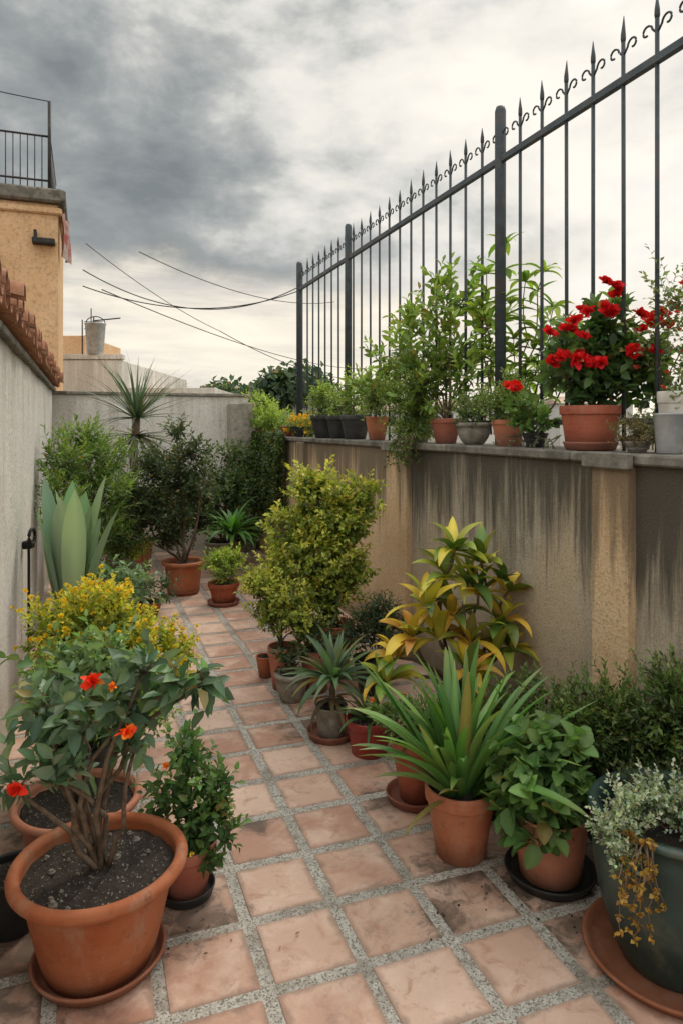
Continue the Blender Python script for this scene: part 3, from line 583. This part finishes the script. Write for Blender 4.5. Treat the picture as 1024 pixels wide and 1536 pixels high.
shrub('back_corner_shrub',(-1.4,8.3,.28),[(-1.36,8.3,.70,.34),(-1.48,8.4,1.02,.28),(-1.7,8.4,.6,.3),(-1.15,8.3,.5,.28),(-1.3,8.6,1.3,.2),(-2.0,8.6,.8,.35),(-2.4,8.3,.7,.3),(-1.2,8.5,.95,.22)],dens=.85,tl=.18,lpt=9,L=.06,W=.03,pal=((.02,.04,.018),(.05,.08,.03),(.10,.15,.05)),stem=.012)
mb=MB(); straps(mb,(-1.2,7.7,.45),40,.42,.06,(20,80),(30,90),((.05,.13,.03),(.1,.22,.05)),8,.2,prof='lance'); limb(mb,(-1.2,7.7,0),(-1.2,7.7,.45),.02,.02,.02); mb.build('fern',[M_leaf,M_bark],loc=(-1.2,7.7,0))
YG=((.04,.065,.018),(.12,.165,.033),(.28,.31,.06),(.46,.43,.08))
shrub('golden_privet',(-.053,4.62,.33),[(-.16,4.68,1.14,.21),(-.34,4.7,.96,.18),(.0,4.66,1.03,.21),(-.14,4.6,.80,.26),(-.38,4.66,.70,.18),(.09,4.7,1.17,.16),(-.19,4.7,1.29,.14),(.03,4.65,.68,.19),(-.08,4.7,.95,.2),(-.1,4.55,.57,.17)],
  dens=1.4,tl=.1,lpt=9,L=.040,W=.027,pal=YG,stem=.012,branches=8,flowers=[(None,50,.010,((.6,.35,.04),(.6,.2,.03)))])
shrub('golden_privet',(-.37,4.42,.25),[(-.46,4.4,.60,.15),(-.34,4.38,.56,.16),(-.25,4.36,.44,.14),(-.53,4.42,.68,.10),(-.42,4.4,.47,.12)],dens=1.4,tl=.09,lpt=9,L=.034,W=.022,pal=YG,stem=.007)
shrub('shade_shrub',(-.3,4.22,.15),[(-.33,4.22,.26,.09),(-.2,4.3,.33,.12),(-.12,4.3,.36,.1)],dens=1,tl=.09,lpt=8,L=.04,W=.02,pal=DK,stem=.005)
shrub('dark_fine_shrub',(.19,4.35,.2),[(.18,4.33,.44,.15),(.09,4.3,.37,.12),(.29,4.3,.36,.12),(.23,4.35,.52,.09),(.33,4.35,.47,.08)],dens=1.4,tl=.1,lpt=10,L=.03,W=.012,pal=((.02,.04,.02),(.06,.09,.045)),stem=.006)
mb=MB(); limb(mb,(-.055,3.73,.13),(-.04,3.73,.30),.02,.018,.02); straps(mb,(-.04,3.73,.30),46,.30,.036,(5,85),(20,75),((.06,.10,.055),(.11,.17,.10),(.15,.2,.12)),9,.25,prof='lance'); straps(mb,(-.05,3.73,.2),8,.2,.03,(-10,20),(40,80),((.10,.07,.04),(.15,.1,.05)),7,.2); mb.build('dracaena',[M_leaf,M_bark],loc=(-.055,3.73,.13))
mb=MB(); straps(mb,(.15,3.55,.15),26,.26,.022,(30,85),(20,90),((.05,.10,.04),(.12,.17,.06)),8,.25); mb.build('grassy_lily',[M_leaf],loc=(.15,3.55,.15))
mb=MB(); tips=[(.60,3.72,.99,1.),(.56,3.74,.86,1.),(.74,3.72,.93,1),(.72,3.7,.76,1),(.44,3.62,.72,1),(.36,3.58,.58,.95),(.50,3.6,.56,1),(.84,3.68,.62,1),(.66,3.62,.54,1),(.28,3.55,.48,.85),(.78,3.62,.46,.95),(.58,3.68,.66,1),(.66,3.70,.82,1),(.88,3.66,.50,.9),(.22,3.5,.38,.8),(.64,3.5,.42,.9),(.88,3.7,.78,.9)]
CR=((.05,.10,.025),(.14,.20,.03),(.42,.36,.04),(.60,.42,.05),(.40,.19,.05))
for (x,y,z,s) in tips:
    limb(mb,(.66,3.72,.2),(x,y,z),.011,.007,.08)
    pl=CR if z<.80 else ((.06,.12,.03),(.14,.22,.035),(.34,.36,.05),(.6,.46,.05))
    straps(mb,(x,y,z),11,.24*s,.066,(5,85),(20,90),pl,9,.2,prof='lance',tipcol=(.5,.32,.05))
mb.build('variegated_croton',[M_waxy,M_bark],loc=(.66,3.72,.2))
mb=MB(); straps(mb,(.46,2.71,.23),80,.56,.044,(46,89),(5,60),((.045,.12,.03),(.09,.20,.045),(.16,.28,.07)),12,.2,r0=.06,tipcol=(.3,.28,.08)); straps(mb,(.46,2.71,.23),9,.40,.034,(20,40),(30,50),((.10,.16,.05),(.3,.2,.07)),9,.22,r0=.05); mb.build('clivia',[M_waxy],loc=(.46,2.71,.23))
shrub('bushy_herb',(.33,3.1,.25),[(.30,3.08,.34,.12),(.22,3.1,.37,.08),(.4,3.1,.36,.1)],dens=1.1,tl=.08,lpt=8,L=.04,W=.02,pal=((.04,.08,.03),(.12,.19,.05)),stem=.004,flowers=[(None,5,.013,ORG)])
shrub('broad_leaved_shrub',(.765,2.57,.22),[(.70,2.55,.40,.11),(.80,2.56,.41,.11),(.63,2.52,.30,.08),(.755,2.5,.30,.11),(.86,2.53,.33,.08),(.73,2.58,.48,.07),(.68,2.48,.23,.06)],dens=1.15,tl=.08,lpt=6,L=.072,W=.054,pal=((.05,.10,.035),(.095,.175,.055),(.16,.26,.085)),kind='round',stem=.006,droop=.3)
shrub('dark_shrub',(.85,3.1,.2),[(.75,3.05,.37,.13),(.68,3.0,.45,.1),(.85,3.05,.45,.12),(.62,2.95,.3,.1)],dens=1,tl=.1,lpt=8,L=.045,W=.022,pal=((.03,.055,.02),(.08,.13,.04)),stem=.006)
shrub('fine_conifer_shrub',(1.10,2.80,.28),[(.92,2.76,.50,.15),(1.06,2.76,.53,.15),(1.16,2.70,.42,.14),(.86,2.75,.42,.13),(1.22,2.62,.58,.14),(1.22,2.6,.48,.14),(1.0,2.72,.42,.14),(1.22,2.66,.66,.08),(.80,2.8,.38,.09),(1.3,2.7,.64,.12)],
  dens=1.0,tl=.14,lpt=18,L=.034,W=.012,pal=((.02,.042,.018),(.07,.115,.035),(.17,.24,.07)),kind='tiny',stem=.008,updir=.5,spread=.6,jit=.25)
SV=((.11,.15,.09),(.28,.34,.23),(.48,.53,.42))
shrub('silver_thyme',(1.02,2.17,.42),[(.84,2.08,.51,.07),(.80,2.05,.47,.06),(.92,2.12,.53,.07),(1.03,2.12,.51,.08),(1.12,2.1,.52,.08),(.80,2.0,.42,.045)],dens=1.8,tl=.06,lpt=12,L=.017,W=.012,pal=SV,kind='tiny',stem=.003,den0=4200)
shrub('dark_ground_cover',(1.05,2.25,.42),[(1.05,2.25,.50,.09),(1.15,2.25,.5,.09),(.95,2.28,.48,.07)],dens=1,tl=.06,lpt=8,L=.02,W=.01,pal=DK,kind='tiny',stem=.003)
st=[]
for i in range(13):
    a=math.radians(214+22*rng.random()); st.append((1.03+.25*math.cos(a),2.17+.25*math.sin(a),.475))
drape('dried_trailing_plant',st,.24,6,.019,.013,((.18,.10,.03),(.38,.21,.04),(.46,.29,.06)),out=(-.5,-.8,0))
# ================================================================ ON THE WALL
Z=ZT+.046
pot(1.207,3.40,.145,.215,M_terra2,z=Z,style='band',rb=.115,saucer=.13)
pot(1.375,2.94,.062,.17,M_zinc,z=Z,name='metal_pot',style='plain',rb=.05); pot(1.47,3.10,.07,.27,M_whitep,z=Z,name='white_pot',style='band',rb=.05)
pot(1.314,3.114,.06,.05,M_stonep,z=Z,name='stone_pot',style='plain')
pot(.969,4.07,.10,.155,z=Z,style='band'); pot(.835,4.43,.10,.14,M_stonep,z=Z,name='stone_pot',style='belly',rb=.06)
pot(.709,4.77,.105,.17,M_terra2,z=Z,style='band'); pot(1.06,3.84,.07,.08,M_black,z=Z,name='plastic_pot',style='plain')
pot(.56,5.15,.11,.12,M_stonep,z=Z,name='stone_pot',style='plain'); pot(.30,5.92,.10,.2,z=Z,style='plain')
pot(.127,6.35,.14,.22,M_black,z=Z,name='plastic_pot',style='band'); pot(-.02,6.75,.13,.22,M_black,z=Z,name='plastic_pot',style='band'); pot(-.17,7.14,.15,.23,M_black,z=Z,name='plastic_pot',style='band')
pot(-.42,7.95,.16,.12,M_black,z=Z,name='plastic_pot',style='plain'); pot(-.6,8.4,.14,.12,M_terra2,z=Z,style='plain'); pot(-1.0,9.4,.16,.2,M_terra2,z=Z)
def red_cl(c,n=6,s=.05): return [tuple(np.array(c)+rng.normal(0,s,3)*[1,.6,.45]) for _ in range(n)]
rc=[]
for c in ((1.27,3.28,2.31),(1.20,3.25,2.18),(1.43,3.25,2.13),(1.14,3.20,1.94),(1.08,3.26,2.10),(1.02,3.25,1.98),(1.5,3.35,2.2),(1.3,3.6,2.25),(1.33,3.2,2.0)): rc+=red_cl(c,5,.042)
shrub('poinsettia',(1.207,3.40,1.72),[(1.22,3.40,1.91,.14),(1.34,3.40,1.98,.15),(1.16,3.42,2.06,.12),(1.28,3.4,2.14,.13),(1.43,3.42,2.00,.13),(1.09,3.40,1.92,.12),(1.2,3.38,1.83,.12),(1.46,3.38,1.86,.10)],dens=1.2,tl=.10,lpt=7,L=.08,W=.046,
  pal=((.022,.05,.02),(.055,.10,.035),(.11,.18,.06)),kind='oval',stem=.008,flowers=[(rc,1,.040,((.36,.006,.01),(.52,.015,.02)))])
rc2=red_cl((.93,3.75,1.87),5,.03)
shrub('red_geranium',(1.06,3.84,1.6),[(1.0,3.82,1.7,.08),(.98,3.8,1.78,.06),(1.08,3.8,1.68,.08)],dens=1,tl=.07,lpt=7,L=.04,W=.03,pal=((.05,.1,.03),(.12,.20,.05)),kind='oval',stem=.004,flowers=[(rc2,1,.03,((.55,.01,.01),(.6,.03,.03)))])
drape('trailing_succulent',[(1.05+.06*i,3.74-.16*i+.0,1.60) for i in range(-1,2)]*4,.10,4,.02,.01,((.08,.13,.07),(.2,.26,.16)),out=(-.8,-.3,0))
shrub('brown_heather',(1.314,3.1,1.57),[(1.3,3.08,1.63,.08),(1.25,3.12,1.61,.06),(1.36,3.0,1.63,.07)],dens=1.6,tl=.06,lpt=12,L=.022,W=.006,pal=((.08,.06,.03),(.2,.15,.08),(.22,.22,.1)),kind='tiny',stem=.003)
shrub('small_boxwood',(.969,4.07,1.68),[(.93,4.05,1.79,.13),(1.02,4.05,1.78,.11),(.97,4.07,1.87,.09)],dens=1.8,tl=.07,lpt=9,L=.022,W=.014,pal=((.06,.10,.035),(.16,.22,.07),(.27,.34,.11)),kind='tiny',stem=.005)
shrub('small_boxwood',(.835,4.43,1.66),[(.80,4.4,1.76,.12),(.87,4.42,1.8,.10)],dens=1.6,tl=.07,lpt=9,L=.022,W=.014,pal=((.05,.09,.035),(.14,.19,.07),(.22,.28,.11)),kind='tiny',stem=.005)
FB=((.045,.075,.025),(.11,.17,.04),(.24,.32,.07))
shrub('tall_leafy_shrub',(.709,4.77,1.7),[(.60,4.9,2.1,.24),(.80,4.85,2.2,.22),(.42,5.4,2.18,.22),(.27,5.75,1.98,.2),(.85,4.7,1.95,.18),(.57,4.85,1.85,.22),(.86,4.85,2.58,.14),(.71,4.9,2.66,.12),(.5,5.1,2.4,.16),(.95,4.65,2.35,.14),(.65,4.85,2.45,.16)],
  dens=.45,tl=.2,lpt=9,L=.085,W=.036,pal=FB,kind='oval',stem=.007,updir=.8,spread=.75,branches=7)
shrub('cascading_fern_bush',(.56,5.15,1.65),[(.52,4.95,1.78,.19),(.47,4.9,1.62,.13),(.56,4.8,1.95,.17),(.42,5.1,1.85,.18),(.5,5.0,2.1,.14)],dens=1.1,tl=.14,lpt=14,L=.038,W=.011,pal=((.05,.08,.025),(.14,.20,.05),(.25,.31,.08)),kind='tiny',stem=.006,updir=-.2)
drape('hanging_creeper',[(.47+.05*rng.normal(),4.75+.07*rng.normal(),1.60) for i in range(22)],.20,6,.03,.012,((.05,.08,.025),(.14,.19,.05)),out=(-.9,-.3,0))
mb=MB(); LT=((.09,.15,.03),(.16,.25,.05),(.28,.36,.08))
for (x,y,z,bx) in ((1.03,4.40,2.80,1.0),(1.14,4.35,2.55,1.05),(1.30,4.30,2.38,1.15),(1.08,4.40,2.2,1.0),(1.22,4.3,2.15,1.1),(.92,4.45,2.62,.95),(1.0,4.4,2.42,.97),(1.38,4.2,2.2,1.2),(.85,4.5,2.4,.9),(1.12,4.4,1.95,1.02),(1.24,4.3,2.6,1.1),(1.3,4.25,2.0,1.1)):
    P_=limb(mb,(bx,4.45,1.6),(x,y,z),.007,.003,.05,9,5)
    for i,pp in enumerate(P_[3:]):
        straps(mb,pp,4 if i<5 else 8,.15,.046,(-10,50) if i<5 else (0,70),(20,80),LT,6,.2,prof='lance',r0=.005)
mb.build('fig_sapling',[M_leaf,M_bark],loc=(1.0,4.45,1.6))
shrub('airy_rose',(1.46,3.2,1.7),[(1.50,3.15,2.25,.14),(1.42,3.2,2.05,.12),(1.52,3.1,1.95,.14),(1.56,3.15,2.1,.12),(1.50,3.1,1.78,.12)],dens=.5,tl=.14,lpt=8,L=.032,W=.018,pal=((.06,.09,.035),(.15,.19,.07)),stem=.004,flowers=[(None,16,.017,((.5,.03,.03),(.6,.12,.08)))])
shrub('potted_bush',(-.17,7.14,1.75),[(-.15,7.15,1.9,.2),(-.02,6.8,1.86,.16),(.1,6.4,1.88,.15),(.12,6.35,2.05,.12),(-.2,7.2,2.0,.12)],dens=1,tl=.13,lpt=9,L=.045,W=.02,pal=((.05,.09,.03),(.15,.21,.05),(.24,.32,.07)),stem=.006)
shrub('potted_bush',(.3,5.92,1.7),[(.3,5.9,1.88,.15),(.38,5.8,1.98,.14),(.22,6.0,2.0,.12)],dens=1,tl=.13,lpt=9,L=.045,W=.02,pal=FB,stem=.006)
shrub('marigold_trough',(-.42,7.95,1.62),[(-.42,7.9,1.68,.13),(-.55,8.2,1.67,.13),(-.32,7.6,1.67,.12)],dens=1.2,tl=.08,lpt=8,L=.035,W=.018,pal=((.06,.09,.02),(.16,.18,.03),(.35,.28,.04)),stem=.004,flowers=[(None,60,.022,((.75,.3,.02),(.75,.5,.04)))])
shrub('golden_wall_shrub',(-1.0,9.4,1.7),[(-1.02,9.3,1.78,.24),(-.85,8.9,1.74,.2),(-1.1,9.4,2.0,.14)],dens=1.1,tl=.13,lpt=9,L=.05,W=.026,pal=((.08,.14,.03),(.18,.26,.05),(.29,.36,.08)),stem=.006)
st=[]
for i in range(85):
    x,y=C(7.6+1.8*rng.random(),VR-.05-.03*rng.random()); st.append((x,y,1.56))
drape('ivy_curtain',st,.95,6,.048,.034,((.02,.04,.015),(.06,.09,.03),(.12,.16,.05)),out=(-.9,-.3,0))
mb=MB(); n=420; u=rng.random(n)**.8*6+1.6; v=VL+.1+rng.random(n)*2.3; P3=np.array([(*C(a,b),.008+.004*rng.random()) for a,b in zip(u,v)]); D=rng.normal(0,1,(n,3))*[1,1,.05]
edge=np.abs(v-.9)/1.3; keep=rng.random(n)<(.14+.9*edge**2); P3=P3[keep];D=D[keep];n=len(P3)
leaves(mb,P3,D,.008+.018*rng.random(n)**2,.004+.008*rng.random(n)**2,pick(((.06,.04,.02),(.2,.12,.05),(.1,.12,.04)),n),'med',.1,.2,flat=3); mb.build('fallen_leaves',[M_leaf])
mb=MB()
for _ in range(200):
    a=rng.random()*6.28; cx,cy=((.335,2.36),(.60,2.5),(.45,2.68),(-.5,2.3),(.8,2.35))[rng.integers(5)]; q=.16*rng.random()
    rock(mb,(cx+q*math.cos(a),cy+q*math.sin(a),.005),.0012+.004*rng.random()**3)
mb.build('spilled_soil_crumbs',[M_soil],smooth=False)
# ================================================================ WORLD
w=bpy.data.worlds.new('World'); scene.world=w; w.use_nodes=True; t=NT(w.node_tree); bg=t.n['Background']
SEL,SAZ=math.radians(48),math.radians(25)
sky=t.new('ShaderNodeTexSky',sky_type='NISHITA'); sky.sun_disc=False; sky.sun_elevation=SEL; sky.sun_rotation=SAZ
skyc=t.new('ShaderNodeVectorMath',operation='SCALE'); t.set(skyc.inputs[0],sky.outputs[0]); skyc.inputs['Scale'].default_value=.09
d=t.new('ShaderNodeTexCoord').outputs['Generated']; sp=t.new('ShaderNodeSeparateXYZ'); t.set(sp.inputs[0],d); X,Y,Zs=sp.outputs
n1=t.noise(t.mapping(d,(1,1,2.2),loc=(3.1,1.7,.4)),1.9,2,.5,.2); n2=t.noise(t.mapping(d,(1,1,1.9),rot=(.25,.1,0),loc=(7,2,1)),4.2,8,.56,.15)
n4=t.noise(t.mapping(d,(1,1,1.7),rot=(.1,.2,.3),loc=(1,5,3)),9,6,.58,.1)
den=t.math('ADD',t.math('ADD',t.math('MULTIPLY',n1,.30),t.math('MULTIPLY',n2,.52)),t.math('MULTIPLY',n4,.18))
den=t.math('ADD',t.math('MULTIPLY',t.math('SUBTRACT',den,.5),1.25),.5)
def dotdir(v):
    q=t.new('ShaderNodeVectorMath',operation='DOT_PRODUCT'); t.set(q.inputs[0],d); q.inputs[1].default_value=Vector(v).normalized(); return q.outputs['Value']
glow=t.sm(dotdir((.40,1,.50)),.84,1.0)
dark=t.sm(dotdir((-.22,1,.34)),.86,.995)
den=t.math('ADD',den,t.math('MULTIPLY',glow,.11)); den=t.math('SUBTRACT',den,t.math('MULTIPLY',dark,.05))
col=t.ramp(den,[(.34,(.215,.25,.28)),(.43,(.32,.355,.385)),(.49,(.47,.50,.52)),(.54,(.68,.70,.705)),(.60,(.86,.86,.845)),(.70,(1.0,.985,.95))])
hz=t.math('SUBTRACT',1,t.sm(t.math('ADD',Zs,t.math('MULTIPLY',t.math('SUBTRACT',n2,.5),.38)),.14,.25))
n3=t.noise(t.mapping(d,(1,1,7)),3.2,6,.6,.3)
hcol=t.ramp(n3,[(.35,(.70,.69,.67)),(.5,(.94,.90,.82)),(.65,(1.08,1.02,.91))])
col=t.mix(t.math('MULTIPLY',hz,.95),col,hcol)
gap=t.math('MULTIPLY',t.sm(n2,.60,.75),.2); col=t.mix(gap,col,skyc.outputs[0])
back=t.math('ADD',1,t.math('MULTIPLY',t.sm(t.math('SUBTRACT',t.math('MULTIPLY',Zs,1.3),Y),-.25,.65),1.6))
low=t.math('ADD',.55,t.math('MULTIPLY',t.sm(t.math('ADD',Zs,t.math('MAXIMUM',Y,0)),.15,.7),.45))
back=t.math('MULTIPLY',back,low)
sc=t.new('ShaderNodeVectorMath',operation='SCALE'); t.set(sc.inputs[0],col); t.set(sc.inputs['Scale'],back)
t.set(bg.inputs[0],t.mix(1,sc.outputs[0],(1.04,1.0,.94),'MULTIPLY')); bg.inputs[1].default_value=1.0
L=bpy.data.lights.new('sun','SUN'); L.energy=1.5; L.angle=math.radians(10); L.color=(1,.90,.76); so=bpy.data.objects.new('sun',L); scene.collection.objects.link(so)
dr=Vector((math.sin(SAZ)*math.cos(SEL),math.cos(SAZ)*math.cos(SEL),math.sin(SEL))); so.rotation_euler=dr.to_track_quat('Z','Y').to_euler()
cam=bpy.data.cameras.new('camera'); co=bpy.data.objects.new('camera',cam); scene.collection.objects.link(co); co.location=(0,0,1.65); co.rotation_euler=(math.radians(90),0,0)
cam.sensor_fit='VERTICAL'; cam.sensor_height=36; cam.lens=1050/1536*36; cam.shift_y=-128/1536; cam.clip_start=.05; cam.clip_end=8000; scene.camera=co
print('verts',sum(len(m.vertices) for m in bpy.data.meshes))
